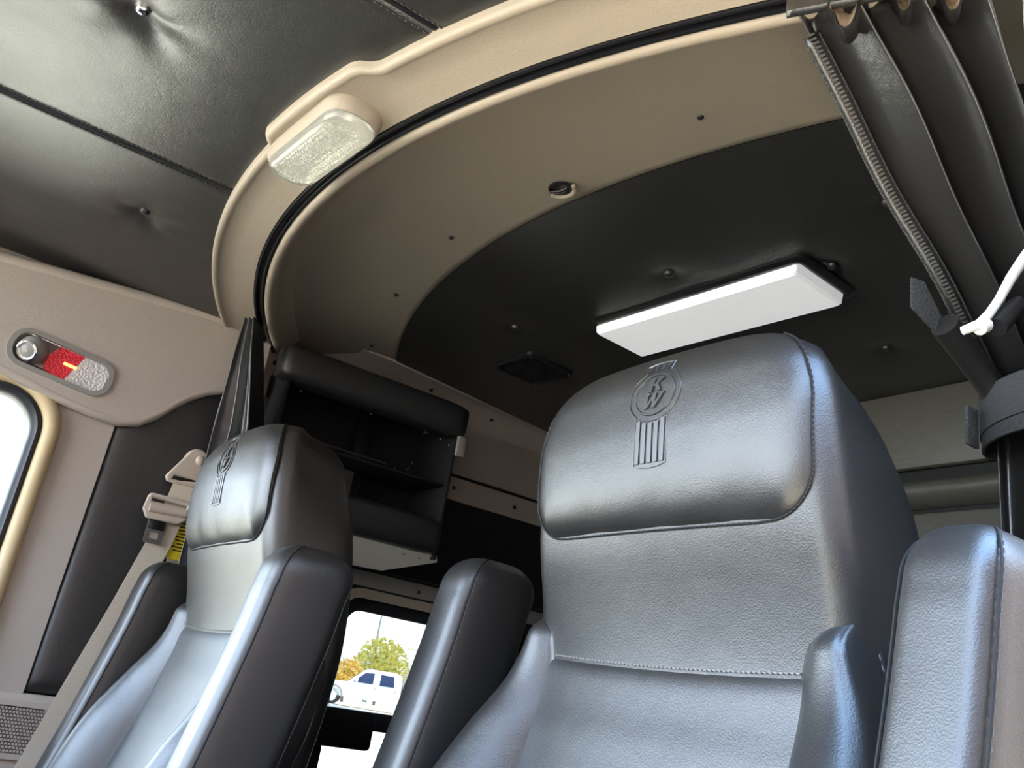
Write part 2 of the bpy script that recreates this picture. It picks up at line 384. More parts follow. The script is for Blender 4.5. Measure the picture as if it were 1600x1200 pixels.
# ---- sleeper rear wall: grey vinyl with a padded roll
wb = mk('wall_back', *box(0.0, 2.225, 0.95, 2.4, 0.05, 2.0), BLKM); tag(wb, kind='structure')
tag(mk('upper_panel', *box(0, 2.185, 1.838, 2.26, 0.03, 0.226, 0.010), GREYV, wb), 'grey vinyl wall panel')
def roll(z0, z1, dep, name):
    rws = []
    for x in [-1.12+2.25*i/40 for i in range(41)]:
        rws.append([(x, 2.195-dep*math.sin(math.pi*k/14)**0.7, lerp(z0, z1, k/14)) for k in range(15)])
    return mk(name, *loft(rws), GREYV, wb, sharp=180)
roll(1.616, 1.694, 0.055, 'padded_roll')
tag(mk('lower_panel', *box(0, 2.185, 1.29, 2.26, 0.03, 0.62, 0.012), GREYV, wb), 'grey vinyl wall panel')

# ---- cab left wall: black pillar panel, header molding, door with window
wc = mk('wall_left_cab', *box(-1.06, 0.56, 0.9, 0.04, 0.36, 1.8), BLKM); tag(wc, kind='structure')
# padded black pillar panel
rows = []
for i in range(41):
    row = []
    for j in range(61):
        y = lerp(0.386+0.014*(j/60), 0.80, i/40); z = lerp(0.808, 1.70, j/60)
        e = min((y-0.386-0.014*(j/60)), z-0.808); x = -1.012+0.014*(1-math.exp(-max(e, 0)/0.012))+0.003*math.sin(z*7+y*4)
        row.append((x, y, z))
    rows.append(row)
tag(mk('pillar_panel', *loft(rows), LEATHER, wc, sharp=180), 'padded black leather pillar panel')
mk('jamb', *box(-1.075, 0.80, 1.2, 0.14, 0.02, 1.4, 0.004), BLKM, wc)
# lower tan ledge with speaker
led = mk('trim_4', *box(-1.02, 0.40, 0.66, 0.05, 0.62, 0.286, 0.012, 3), TANR); tag(led, 'taupe lower panel with speaker grille', kind='structure')
sp = empty('door_speaker', (-0.994, 0.30, 0.72), 'taupe speaker grille low on the left wall below the black pillar panel', 'speaker')
V, F = prism(rr(0, 0, 0.34, 0.13, 0.03), [rr(0, 0, 0.315, 0.105, 0.02)], lambda a, b, d: (d, a, b), 0.008); mk('frame', V, F, TANR, sp)
V, F = prism(rr(0, 0, 0.318, 0.108, 0.02), [], lambda a, b, d: (d, a, b), 0.002); mk('cloth', V, F, SPKR, sp)
dots = []
for i in range(40):
    for j in range(13):
        a = -0.152+0.0078*i+(0.0039 if j % 2 else 0); b = -0.047+0.0078*j
        dots.append(box(0.003, a, b, 0.003, 0.0052, 0.0052))
tag(mk('mesh_dots', *merge(*dots), TANR, sp), kind='stuff')
# header molding with recess for the lamp
outer = [(-0.95, 1.80), (-0.95, 1.60), (-0.4, 1.578), (0.0, 1.560), (0.095, 1.551), (0.235, 1.521), (0.33, 1.507), (0.398, 1.503), (0.445, 1.515), (0.485, 1.547), (0.521, 1.590), (0.560, 1.628), (0.60, 1.656), (0.645, 1.677), (0.74, 1.70), (0.74, 1.872), (0.56, 1.874), (0.276, 1.850), (0.0, 1.826)]
ca, sa = math.cos(math.radians(-7)), math.sin(math.radians(-7))
LC = (0.222, 1.606)
hole = [(LC[0]+a*ca-b*sa, LC[1]+a*sa+b*ca) for a, b in rr(0, 0, 0.258, 0.098, 0.042, 8)]
hd = mk('trim_5', *prism(outer, [hole], yz(-1.02), 0.05), TANR, sharp=35); tag(hd, 'taupe header molding above the passenger door', kind='structure')
mk('bottom_bead', *tube([(-0.984, y, z) for y, z in outer[1:15]], 0.015, 10), TANR, hd, sharp=180)
# header roll at its top and bottom edge
topl = [(0.74, 1.868), (0.56, 1.872), (0.276, 1.848), (0.0, 1.824), (-0.95, 1.80)]
mk('top_bead', *tube([(-0.985, y, z) for y, z in topl], 0.020, 10), TANR, hd)

# reading lamp set in the header
lam = empty('reading_lamp', (-0.975, LC[0], LC[1]), 'grey reading lamp with chrome spot and red lens set into left header molding', 'lamp')
lam.rotation_euler = (math.radians(-7), 0, 0)
yzl = lambda a, b, d: (d, a, b)
V, F = prism(rr(0, 0, 0.264, 0.104, 0.045, 8), [rr(0, 0, 0.238, 0.080, 0.034, 8)], yzl, 0.012); mk('bezel', V, F, GRAYP, lam)
V, F = prism(rr(0, 0, 0.25, 0.092, 0.04, 8), [], lambda a, b, d: (-0.03+d, a, b), 0.006); mk('housing', V, F, GRAYP, lam)
# ball with chrome spot
bc = Vector((-0.006, -0.073, 0.004)); rows = []
for i in range(13):
    t = math.pi*(0.02+0.96*i/12)
    rows.append([bc+0.037*Vector((math.sin(t)*math.cos(p), math.cos(t), math.sin(t)*math.sin(p))) for p in [2*math.pi*k/24 for k in range(24)]])
ball = mk('swivel_ball', *loft(rows, True, True, True), GRAYP, lam)
ax = Vector((0.75, -0.35, -0.45)).normalized(); a_ = ax.orthogonal().normalized(); b_ = ax.cross(a_)
def disc(rad, h): return [bc+ax*h+(a_*math.cos(t)+b_*math.sin(t))*rad for t in [2*math.pi*k/24 for k in range(24)]]
mk('spot_ring', *loft([disc(0.026, 0.026), disc(0.027, 0.036), disc(0.023, 0.038), disc(0.021, 0.033)], True), CHROME, ball)
mk('spot_lens', *loft([disc(0.022, 0.033), disc(0.012, 0.029), disc(0.001, 0.024)], True, False, True), REFL, ball)
mk('spot_bulb', *dome(bc+ax*0.029, 0.006, ax, 0.008), WHITE, ball)
out = [(-0.032, -0.030), (-0.032, 0.006), (-0.012, 0.034), (0.095, 0.034), (0.108, 0.020), (0.108, -0.022), (0.096, -0.035), (0.005, -0.035)]
def lens(name, poly, m_, d0=-0.012, d1=0.004):
    c = (sum(p[0] for p in poly)/len(poly), sum(p[1] for p in poly)/len(poly)); rws = []
    for q, d in ((1.0, d0), (1.0, d1-0.003), (0.93, d1), (0.5, d1+0.002), (0.02, d1+0.003)):
        rws.append([(d, c[0]+(a-c[0])*q, c[1]+(b-c[1])*q) for a, b in poly])
    return mk(name, *loft(rws, True, False, True), m_, lam, sharp=30)
mk('red_lens', *loft([[(d, a, b) for a, b in [(-0.034, -0.030), (-0.034, 0.008), (-0.016, 0.039), (0.045, 0.039), (0.022, -0.039), (0.002, -0.039)]] for d in (-0.014, 0.003)], True, True, True), REDL, lam, sharp=20)
mk('clear_lens', *loft([[(d, a, b) for a, b in [(0.046, 0.039), (0.096, 0.039), (0.117, 0.022), (0.117, -0.022), (0.098, -0.039), (0.023, -0.039)]] for d in (-0.014, 0.003)], True, True, True), CLRL, lam, sharp=20)
mk('amber_bulb', *box(0.003, 0.022, 0.002, 0.006, 0.034, 0.008, 0.002), BULB, lam)
mk('rocker_switch', *box(-0.012, -0.038, -0.026, 0.012, 0.05, 0.012, 0.003), GRAYP, lam)

# passenger door with window opening
door = mk('door_1', *prism([(-0.86, 0.10), (0.386, 0.10), (0.386, 0.806), (0.40, 1.60), (-0.86, 1.66)], [rr(-0.305, 1.135, 1.06, 0.75, 0.10, 8)], yz(-1.05), 0.05), TANR); tag(door, 'taupe passenger door', kind='structure')
wd = empty('window_2', (-1.0, -0.305, 1.135), kind='structure'); WD = (-1.0, -0.305, 1.135)
def ringloft(name, prof, m_, e, yc, zc):
    """prof: list of (inset width, height, radius, x)"""
    rws = [[Vector((x, a, b))-Vector(e) for a, b in rr(yc, zc, w_, h_, r_, 8)] for (w_, h_, r_, x) in prof]
    return mk(name, *loft(rws, True), m_, wd, sharp=50)
ringloft('window_surround', [(1.165, 0.865, 0.15, -1.002), (1.160, 0.860, 0.148, -0.988), (1.145, 0.845, 0.14, -0.978), (1.115, 0.815, 0.125, -0.976), (1.090, 0.790, 0.115, -0.982), (1.075, 0.775, 0.108, -1.0), (1.070, 0.770, 0.105, -1.03)], TANSUN, WD, -0.305, 1.135)
ringloft('rubber_seal', [(1.080, 0.780, 0.108, -1.005), (1.070, 0.770, 0.105, -0.992), (1.055, 0.755, 0.10, -0.990), (1.035, 0.735, 0.092, -1.0), (1.025, 0.725, 0.088, -1.02), (1.020, 0.720, 0.086, -1.045)], RUBB, WD, -0.305, 1.135)
V, F = box(-1.035, -0.305, 1.135, 0.004, 1.04, 0.74); mk('pane', rel(V, WD), F, GLASS, wd)
# header / shell over the door and in front
tag(mk('wall_left_front', *box(-1.07, -0.87, 0.95, 0.1, 0.06, 1.9), TANR), kind='structure')
tag(mk('wall_left_upper', *box(-1.09, -0.1, 1.85, 0.1, 1.8, 0.36), TANR), kind='structure')

# ---- right side: door opening, rear pillar, sleeper side wall; front: cowl, windscreen pillars
tag(mk('wall_right', *box(XR+0.04, 1.56, 0.98, 0.06, 1.30, 2.05), BLKM), kind='structure')
tag(mk('trim_6', *box(XR+0.012, 1.0, 1.2, 0.03, 0.24, 1.36, 0.012), TANR), 'taupe pillar trim beside the right curtain', kind='structure')
tag(mk('wall_right_upper', *box(XR+0.03, -0.1, 1.93, 0.06, 1.86, 0.16), TANR), kind='structure')
tag(mk('wall_right_front', *box(XR+0.03, -0.87, 0.95, 0.06, 0.06, 1.9), TANR), kind='structure')
tag(mk('wall_front', *prism([(-1.16, 0.0), (1.18, 0.0), (1.18, 2.0), (-1.16, 2.0)], [rr(0.01, 1.395, 2.10, 0.86, 0.08)], lambda a, b, d: (a, -0.92+d, b), 0.04), DASHM), kind='structure')
tag(mk('baseboard_front', *box(0, -0.74, 0.46, 2.2, 0.26, 0.90, 0.06, 3), DASHM), 'dashboard cowl', kind='structure')

# ================================================================== SEATS
PROF = [(-0.85, -0.175), (-0.65, -0.13), (-0.5, -0.088), (-0.35, -0.040), (-0.25, -0.012), (-0.185, 0.0), (-0.1, -0.010), (0.0, -0.036), (0.1, -0.050), (0.17, -0.050), (0.225, -0.046), (0.30, -0.04)]
WID = [(-0.85, 0.235), (-0.5, 0.25), (-0.2, 0.262), (-0.1, 0.265), (0.0, 0.262), (0.08, 0.256), (0.15, 0.246), (0.185, 0.233), (0.208, 0.215), (0.226, 0.188), (0.236, 0.155)]
WBK = [(-0.85, 0.24), (-0.5, 0.26), (-0.2, 0.275), (-0.05, 0.272), (0.05, 0.256), (0.13, 0.228), (0.18, 0.200), (0.21, 0.172), (0.228, 0.142), (0.236, 0.12)]
DEP = [(-0.85, 0.17), (-0.2, 0.165), (0.0, 0.165), (0.1, 0.155), (0.18, 0.14), (0.236, 0.12)]
STOP = 0.236
def front(u, s):
    """front skin of the backrest, v at lateral u and height s"""
    v = interp(PROF, s)
    wf = interp(WID, s)
    v += 0.012*(u/max(wf, 0.05))**2                       # slight crown
    if s > 0.17: v += 0.045*(1-math.sqrt(max(0, 1-((s-0.17)/0.068)**2)))*0.8   # rounded top
    return v
def make_seat(loc, label, rz=0):
    root = empty('truck_seat', loc, label, 'seat', 'leather truck seats'); root.rotation_euler = (0, 0, rz)
    # --- shell
    ss = [-0.82+1.0*i/50 for i in range(51)]+[0.18+0.056*math.sin(math.pi/2*i/12) for i in range(1, 13)]
    rows = []
    for s in ss:
        wf = interp(WID, s); wbk = interp(WBK, s); d = interp(DEP, s); f0 = interp(PROF, s); row = []
        rc = min(0.038, wf*0.4)
        for k in range(25):
            u = lerp(-(wf-rc), wf-rc, k/24); row.append((u, front(u, s), s))
        fe = front(wf-rc, s)
        for k in range(1, 7):
            a = math.pi/2*k/6; row.append((wf-rc+rc*math.sin(a), fe+rc*(1-math.cos(a)), s))
        top_in = 0.0 if s < 0.17 else 0.03*((s-0.17)/0.066)**2
        bv_ = max(0.115, d)+f0*0.4-top_in
        for k in range(1, 6):
            t = k/6; row.append((lerp(wf, wbk, t), lerp(fe+rc, bv_-0.03, t), s))
        for k in range(0, 6):
            a = math.pi/2*k/5; row.append((wbk-0.03+0.03*math.cos(a), bv_-0.03+0.03*math.sin(a), s))
        n0 = len(row)
        for k in range(1, 12): row.append((lerp(wbk-0.03, -(wbk-0.03), k/12), bv_, s))
        mir = [(-x, y, z) for (x, y, z) in row[25:n0]][::-1]
        row += mir; rows.append(row)
    shell = mk('backrest', *loft(rows, True, True, True), SEATL, root, sharp=180)
    # --- headrest pad (puffed skin with rounded lower corners)
    HW = 0.243; S0, S1 = -0.005, 0.226; n = 56; mm = 40
    def pad_uv(a, b):       # a,b in [-1,1] -> u,s ; rounded corners below
        b2 = b*0.5+0.5
        s = lerp(S0, S1, b2)
        wtop = min(HW, interp(WID, s)-0.006)
        rad = 0.062
        dy = s-S0
        if dy < rad: wtop = min(wtop, HW-rad+math.sqrt(max(0, rad*rad-(rad-dy)**2)))
        return a*wtop, s, wtop
    def pad_v(u, s):
        wtop = pad_uv(1, ((s-S0)/(S1-S0))*2-1)[2]
        e = min(max(wtop-abs(u), 0), max(s-S0, 0)*1.0)
        puff = 0.020*(1-math.exp(-e/0.016))
        for uk in (-0.10, 0.02, 0.145): puff *= 1-0.30*math.exp(-((u-uk)/0.024)**2)*math.exp(-abs(s-S0)/0.03)
        return front(u, s)-puff+0.003
    rows = []
    bs = [-1+2*(i/mm)**1.4 for i in range(mm+1)]
    for b in bs:
        row = []
        for j in range(n+1):
            a = math.sin(math.pi/2*(-1+2*j/n))*0.5+(-1+2*j/n)*0.5
            u, s, wt = pad_uv(a, b); row.append((u, pad_v(u, s), s))
        rows.append(row)
    pad = mk('headrest_pad', *loft(rows), SEATL, root, sharp=180)
    # seam cord round the pad and stitches
    edge = [pad_uv(1, b) for b in bs]
    mids = [lerp(edge[0][0], -edge[0][0], k/24) for k in range(1, 24)]
    line = [(u, front(u, s)-0.001, s) for u, s, _ in edge][::-1]+[(u, front(u, S0)-0.001, S0-0.001) for u in mids]+[(-u, front(u, s)-0.001, s) for u, s, _ in edge]
    mk('seam_cord', *tube(line, 0.0016, 6), BLKM, pad)
    st = []
    for i in range(len(line)-1):
        p, q = Vector(line[i]), Vector(line[i+1]); L = (q-p).length
        k = max(1, int(L/0.006))
        for j in range(k):
            a = p.lerp(q, (j+0.15)/k); b = p.lerp(q, (j+0.65)/k); c = Vector((a.x*1.008, a.y-0.0012, a.z))
            st.append(tube([c, Vector((b.x*1.008, b.y-0.0012, b.z))], 0.0007, 4))
    tag(mk('stitching', *merge(*st), THREADB, pad), kind='stuff')
    # --- embossed emblem on the pad
    def onpad(x, y, h=0.0): return (x, pad_v(x, y)-h, y)
    E0 = Vector((0.020, 0.164)); sx2, sy2 = 1.32, 1.06
    em = []
    def ridge(pts, r): em.append(tube([onpad(E0.x+x*sx2, E0.y+y*sy2, r*0.35) for x, y in pts], r, 6))
    def plate(poly, h=0.0022):
        top = [onpad(E0.x+x*sx2, E0.y+y*sy2, h) for x, y in poly]; bot = [onpad(E0.x+x*sx2, E0.y+y*sy2, -0.001) for x, y in poly]
        k = len(poly); em.append((top+bot, [tuple(range(k))]+[(i, (i+1) % k, (i+1) % k+k, i+k) for i in range(k)]))
    R1, R2 = 0.0345, 0.0265
    ridge([(R2*math.cos(t), R2*math.sin(t)) for t in [2*math.pi*k/40 for k in range(41)]], 0.0015)
    # outer shield: circle open below and a fin block above
    a0, a1 = math.radians(-52), math.radians(62)
    rarc = [(R1*math.cos(lerp(a0, a1, k/20)), R1*math.sin(lerp(a0, a1, k/20))) for k in range(21)]
    crown = rarc+[(0.0185, 0.0415), (0.009, 0.0435), (0, 0.044), (-0.009, 0.0435), (-0.0185, 0.0415)]+[(-x, y) for x, y in rarc[::-1]]
    ridge(crown, 0.0015)
    for x in (-0.0125, -0.004, 0.0045, 0.013): plate([(x-0.0022, 0.0335), (x+0.0022, 0.0335), (x+0.0026, 0.041), (x-0.0018, 0.041)])
    bx = R1*math.cos(a0); by = R1*math.sin(a0)
    ridge([(bx, by), (bx, -0.088), (0.012, -0.0905), (0, -0.0915), (-0.012, -0.0905), (-bx, -0.088), (-bx, by)], 0.0010)
    ridge([(R1*math.cos(t), R1*math.sin(t)) for t in [math.radians(d) for d in range(232, 309, 6)]], 0.0008)
    for i in range(5):
        x = -0.0166+0.0083*i; yt = -math.sqrt(R1*R1-x*x)-0.003
        plate([(x-0.0026, yt), (x+0.0026, yt), (x+0.0026, -0.086), (x-0.0026, -0.086)], 0.0022)
    sh = 0.16   # italic slant of the letters
    def letter(strokes, ox, oy):
        for st_ in strokes: plate([(ox+x+y*sh, oy+y) for x, y in st_], 0.0030)
    letter([[(-0.0075, 0), (-0.003, 0), (-0.003, 0.0175), (-0.0075, 0.0175)], [(-0.003, 0.0075), (0.0045, 0.0175), (0.0095, 0.0175), (0.0005, 0.0065)], [(-0.001, 0.0095), (0.0028, 0.0105), (0.0095, 0), (0.0045, 0)]], 0.0, 0.003)
    letter([[(-0.013, 0.019), (-0.0085, 0.019), (-0.0065, 0), (-0.0105, 0)], [(-0.0105, 0), (-0.0065, 0), (0.0015, 0.015), (-0.001, 0.019)], [(-0.002, 0.019), (0.002, 0.019), (0.0035, 0), (-0.0005, 0)], [(-0.0005, 0), (0.0035, 0), (0.0125, 0.019), (0.0085, 0.019)], [(-0.015, 0.019), (-0.0065, 0.019), (-0.0065, 0.0165), (-0.015, 0.0165)]], -0.0005, -0.0185)
    tag(mk('embossed_emblem', *merge(*em), EMBL, pad, sharp=30), 'embossed round emblem with letters K and W over vertical bars')
    # --- lower centre panel, puffed below the shoulder seam
    SEAM = -0.161
    UIN = [(-0.85, 0.205), (-0.5, 0.205), (-0.3, 0.206), (-0.22, 0.206), (-0.17, 0.209), (-0.13, 0.218), (-0.105, 0.229), (-0.092, 0.237), (-0.085, 0.243)]
    rows = []
    for i in range(41):
        s = lerp(SEAM, -0.80, (i/40)**1.3); ui = interp(UIN, s)+0.015; row = []
        for j in range(33):
            u = lerp(-ui, ui, j/32); sag = 0.010*(u/ui)**2
            s2 = s-sag*0.0-0.006*(1-(u/ui)**2)*(1-i/40)
            e = SEAM-s
            row.append((u, front(u, s2)-0.011*(1-math.exp(-e/0.014))+0.0015, s2))
        rows.append(row)
    mk('lower_back_panel', *loft(rows), SEATL, root, sharp=180)
    st = []
    for j in range(60):
        u = lerp(-0.20, 0.205, j/59); s = SEAM+0.002-0.006*(1-(u/0.21)**2)
        st.append(tube([(u-0.0022, front(u, s)-0.0022, s), (u+0.0024, front(u, s)-0.0022, s-0.0004)], 0.0011, 5))
    tag(mk('seam_stitching', *merge(*st), THREAD, root), 'pale grey stitching across the backrest', kind='stuff')
    # --- side bolsters
    for sd in (-1, 1):
        rows = []; seam = []
        for i in range(46):
            s = lerp(-0.085, -0.82, (i/45)**1.4); ui = interp(UIN, s); g = sstep(-0.085, -0.36, s) if False else sstep(0.085, 0.36, -s)
            uo = lerp(0.256, 0.335, sstep(0.085, 0.34, -s)); f = front(ui, s)+0.042*(1-sstep(0.080, 0.135, -s)); h = 0.001+0.012*sstep(0.085, 0.12, -s)+0.080*sstep(0.085, 0.42, -s)
            prof = [(ui-0.004, f+0.012), (ui+0.002, f-0.002), (lerp(ui, uo, 0.16), f-0.42*h), (lerp(ui, uo, 0.36), f-0.82*h), (lerp(ui, uo, 0.58), f-h), (lerp(ui, uo, 0.80), f-0.92*h), (lerp(ui, uo, 0.94), f-0.66*h), (uo+0.002, f-0.28*h), (uo+0.003, f+0.03), (uo, f+0.09), (uo-0.02, f+0.125), (ui, f+0.125)]
            row = []
            K = len(prof)
            for q in range(K):        # Catmull-Rom round the section
                for r_ in range(3):
                    t = r_/3; p0, p1, p2, p3 = prof[q-1], prof[q], prof[(q+1) % K], prof[(q+2) % K]
                    row.append(tuple([sd*0.5*(2*p1[0]+(p2[0]-p0[0])*t+(2*p0[0]-5*p1[0]+4*p2[0]-p3[0])*t*t+(3*p1[0]-p0[0]-3*p2[0]+p3[0])*t**3),
                                      0.5*(2*p1[1]+(p2[1]-p0[1])*t+(2*p0[1]-5*p1[1]+4*p2[1]-p3[1])*t*t+(3*p1[1]-p0[1]-3*p2[1]+p3[1])*t**3), s]))
            rows.append(row); seam.append((sd*(uo+0.0035), f+0.05, s))
        bo = mk('side_bolster', *loft(rows, True, True, True), SEATL, root, sharp=180)
        mk('seam_cord', *tube(seam, 0.0018, 6), BLKM, bo)
        st = []
        for i in range(len(seam)-1):
            p, q = Vector(seam[i]), Vector(seam[i+1]); k = max(1, int((q-p).length/0.008))
            for j in range(k): st.append(tube([p.lerp(q, (j+0.1)/k)+Vector((sd*0.001, -0.004, 0)), p.lerp(q, (j+0.65)/k)+Vector((sd*0.001, -0.004, 0))], 0.0008, 4))
        tag(mk('stitching', *merge(*st), THREADD, bo), kind='stuff')
    # --- folded-up armrests
    for sd in (-1, 1):
        rows = []; sm = []
        for i in range(40):
            t = i/39; s = lerp(-0.022, -0.62, t**1.5 if t < 1 else 1)
            dd = -0.022-s; k = math.sqrt(max(0.0, 1-(1-min(1, dd/0.05))**2))      # rounded top
            hw = 0.046*(0.25+0.75*k); v0 = interp([(-0.7, -0.225), (-0.5, -0.165), (-0.3, -0.115), (-0.1, -0.075), (0.0, -0.06)], s)
            vf = v0+0.045*(1-k); vb = v0+0.145-0.06*(1-k); cx = sd*0.402
            row = []
            W_, D_ = hw, (vb-vf)/2; cv = (vf+vb)/2
            for q in range(32):
                a = 2*math.pi*q/32; c_, s_ = math.cos(a), math.sin(a); ex = 0.42
                row.append((cx+W_*math.copysign(abs(c_)**ex, c_), cv+D_*math.copysign(abs(s_)**ex, s_), s))
            rows.append(row); sm.append((W_, vf, s, cx))
        ar = mk('armrest', *loft(rows, True, True, True), SEATL, root, sharp=180)
        for e in (-1, 1):
            ln = [(cx+e*W_*0.985, vf+0.014, s) for W_, vf, s, cx in sm[1:]]
            mk('seam_cord', *tube(ln, 0.0016, 6), BLKM, ar)
            st = []
            for i in range(len(ln)-1):
                p, q = Vector(ln[i]), Vector(ln[i+1]); k = max(1, int((q-p).length/0.008))
                for j in range(k): st.append(tube([p.lerp(q, (j+0.1)/k)+Vector((e*0.0008, 0.003, 0)), p.lerp(q, (j+0.6)/k)+Vector((e*0.0008, 0.003, 0))], 0.0007, 4))
            tag(mk('stitching', *merge(*st), THREADD, ar), kind='stuff')
    # --- cushion and pedestal (below the frame)
    cz = -0.70
    rows = []
    for i in range(21):
        v = lerp(-0.66, -0.10, i/20); k = math.sin(math.pi*min(1, max(0.06, min(i/4, (20-i)/3+0.3, 1)))/2)
        row = []
        for q in range(28):
            a = 2*math.pi*q/28; c_, s_ = math.cos(a), math.sin(a)
            row.append((0.27*math.copysign(abs(c_)**0.5, c_), v, cz+0.02+0.08*k*math.copysign(abs(s_)**0.5, s_)))
        rows.append(row)
    mk('seat_cushion', *loft(rows, True, True, True), SEATL, root, sharp=180)
    mk('pedestal', *merge(box(0, -0.36, -0.87, 0.36, 0.40, 0.18, 0.02), box(0, -0.36, -1.12, 0.42, 0.46, 0.13, 0.02)), BLKM, root)
    mk('recline_bracket', *box(0, -0.05, -0.80, 0.50, 0.10, 0.10, 0.02), BLKM, root)
    return root
seat_d = make_seat((0.72, 0.80, 1.19), 'large black leather seat filling the right foreground, folded armrests either side')
def copy_tree(o, parent=None):
    c = o.copy(); COL.objects.link(c); c.parent = parent
    for ch in list(o.children): copy_tree(ch, c)
    return c
seat_p = copy_tree(seat_d); seat_p.location = (-0.275, 0.57, 1.168)
seat_p['label'] = 'smaller black leather seat on the left beside the tan seat belt'

# ================================================================== DOME LAMP
dl = empty('dome_lamp', (0.152, ytrack(0.152)-0.069, 1.858), 'clear oval dome lamp in tan housing on the curved ceiling trim', 'lamp')
dl.rotation_euler = (0, 0, math.radians(4.5))
def rrz(w_, h_, r_, z, ox=0, oy=0): return [(a, b, z) for a, b in rr(ox, oy, w_, h_, r_, 8)]
mk('housing', *loft([rrz(0.306, 0.110, 0.046, 0.004), rrz(0.302, 0.106, 0.044, -0.010), rrz(0.294, 0.100, 0.042, -0.020), rrz(0.284, 0.094, 0.040, -0.024), rrz(0.272, 0.086, 0.036, -0.018)], True), TAN, dl, sharp=50)
mk('reflector', *loft([rrz(0.262, 0.084, 0.036, -0.020), rrz(0.22, 0.05, 0.022, -0.010), rrz(0.01, 0.004, 0.001, -0.010)], True, False, True), REFL, dl, sharp=30)
for x in (-0.05, 0.045):
    mk('bulb', *tube([(x-0.018, 0, -0.02), (x+0.018, 0, -0.02)], 0.006, 10), STEEL, dl)
# prismatic lens: small pyramids on a rounded plate
V, F = loft([rrz(0.286, 0.096, 0.041, -0.020), rrz(0.284, 0.094, 0.040, -0.030), rrz(0.274, 0.086, 0.037, -0.038), rrz(0.262, 0.076, 0.033, -0.040), rrz(0.20, 0.04, 0.018, -0.042), rrz(0.01, 0.004, 0.0015, -0.043)], True, False, True)
ln = mk('lens', V, F, LENS, dl, sharp=180)
pr = []
for i in range(-13, 14):
    for j in range(-4, 5):
        x, y = i*0.0092, j*0.0080
        if (max(0, abs(x)-0.090)/0.038)**2+(y/0.037)**2 > 1: continue
        z = -0.0405+0.002*(x/0.12)**2+0.001*(y/0.035)**2; h = 0.0040
        pr.append(([(x-h, y-h, z), (x+h, y-h, z), (x+h, y+h, z), (x-h, y+h, z), (x, y, z-0.0035)], [(0, 1, 4), (1, 2, 4), (2, 3, 4), (3, 0, 4)]))
tag(mk('prisms', *merge(*pr), CLEAR, ln, sharp=5), kind='stuff')

# ================================================================== SLEEPER CEILING LIGHT AND SPEAKER
cl = empty('ceiling_light', (0.098, 1.465, 1.953), 'long white rectangular light panel on the black sleeper ceiling', 'light')
cl.rotation_euler = (0, 0, math.radians(4))
mk('frame', *loft([rrz(0.66, 0.222, 0.028, 0.004, 0.012, -0.004), rrz(0.66, 0.222, 0.028, -0.006, 0.012, -0.004), rrz(0.645, 0.208, 0.024, -0.012, 0.012, -0.004), rrz(0.625, 0.19, 0.012, -0.012, 0.008, 0)], True), BLKP, cl, sharp=40)
mk('diffuser', *loft([rrz(0.622, 0.188, 0.008, -0.006), rrz(0.618, 0.184, 0.008, -0.028), rrz(0.606, 0.172, 0.006, -0.034), rrz(0.01, 0.004, 0.001, -0.034)], True, False, True), DIFF, cl, sharp=25)
sk = empty('ceiling_speaker', (-0.625, 1.455, 1.952), 'small square black speaker cover on sleeper ceiling left of the white light', 'speaker')
sk.rotation_euler = (0, 0, math.radians(4))
mk('frame', *loft([rrz(0.19, 0.19, 0.02, 0.004), rrz(0.19, 0.19, 0.02, -0.008), rrz(0.178, 0.178, 0.016, -0.014), rrz(0.16, 0.16, 0.010, -0.010)], True), BLKP, sk, sharp=40)
gd = []
for i in range(17):
    for j in range(17): gd.append(box(-0.072+0.009*i, -0.072+0.009*j, -0.0095, 0.006, 0.006, 0.003))
mk('plate', *box(0, 0, -0.006, 0.165, 0.165, 0.004), BLKM, sk)
tag(mk('grille', *merge(*gd), BLKP, sk), kind='stuff')
for (a, b) in ((-0.08, 0.08), (0.08, 0.08), (0.08, -0.08), (-0.08, -0.08)): mk('screw', *dome((a, b, -0.012), 0.004, (0, 0, -1), 0.002, 8, 2), STEEL, sk)

# ================================================================== WALL CABINET IN THE SLEEPER
cb = empty('wall_cabinet', (-0.98, 1.07, 1.34), 'open black cabinet with padded leather top rail on the sleeper wall', 'cabinet')
CB = Vector((-0.98, 1.07, 1.34))
def cpart(name, geo, m_, parent=cb, **k): return mk(name, rel(geo[0], CB), geo[1], m_, parent, **k)
def padroll(y0, y1, prof, xc, zc):
    rws = []
    for i in range(25):
        y = lerp(y0, y1, i/24); e = min(i, 24-i)/24; k = 0.86+0.14*min(1, e/0.12)**0.5
        rws.append([(xc+px*k, y, zc+pz*k) for px, pz in prof])
    return loft(rws, True, True, True)
prof = []
for k in range(24):
    a = 2*math.pi*k/24; c_, s_ = math.cos(a), math.sin(a)
    prof.append((0.045*math.copysign(abs(c_)**0.6, c_), 0.056*math.copysign(abs(s_)**0.6, s_)))
cpart('top_rail', padroll(0.755, 1.385, prof, -0.885, 1.785), LEATHER, sharp=180)
cpart('rail_end_plate', box(-0.862, 1.383, 1.705, 0.014, 0.03, 0.065, 0.003), GRAYP)
prof2 = [(x*0.95, z*0.98) for x, z in prof]
cpart('bottom_rail', padroll(0.80, 1.365, prof2, -0.885, 1.405), LEATHER, sharp=180)
cpart('side_panel', box(-1.0, 1.372, 1.56, 0.25, 0.012, 0.44, 0.003), BLKM)
cpart('side_panel', box(-1.0, 0.79, 1.56, 0.25, 0.012, 0.44, 0.003), BLKM)
cpart('back_panel', box(-1.112, 1.08, 1.59, 0.008, 0.58, 0.50), BLKM)
cpart('top_panel', box(-1.0, 1.08, 1.822, 0.23, 0.60, 0.010, 0.003), BLKM)
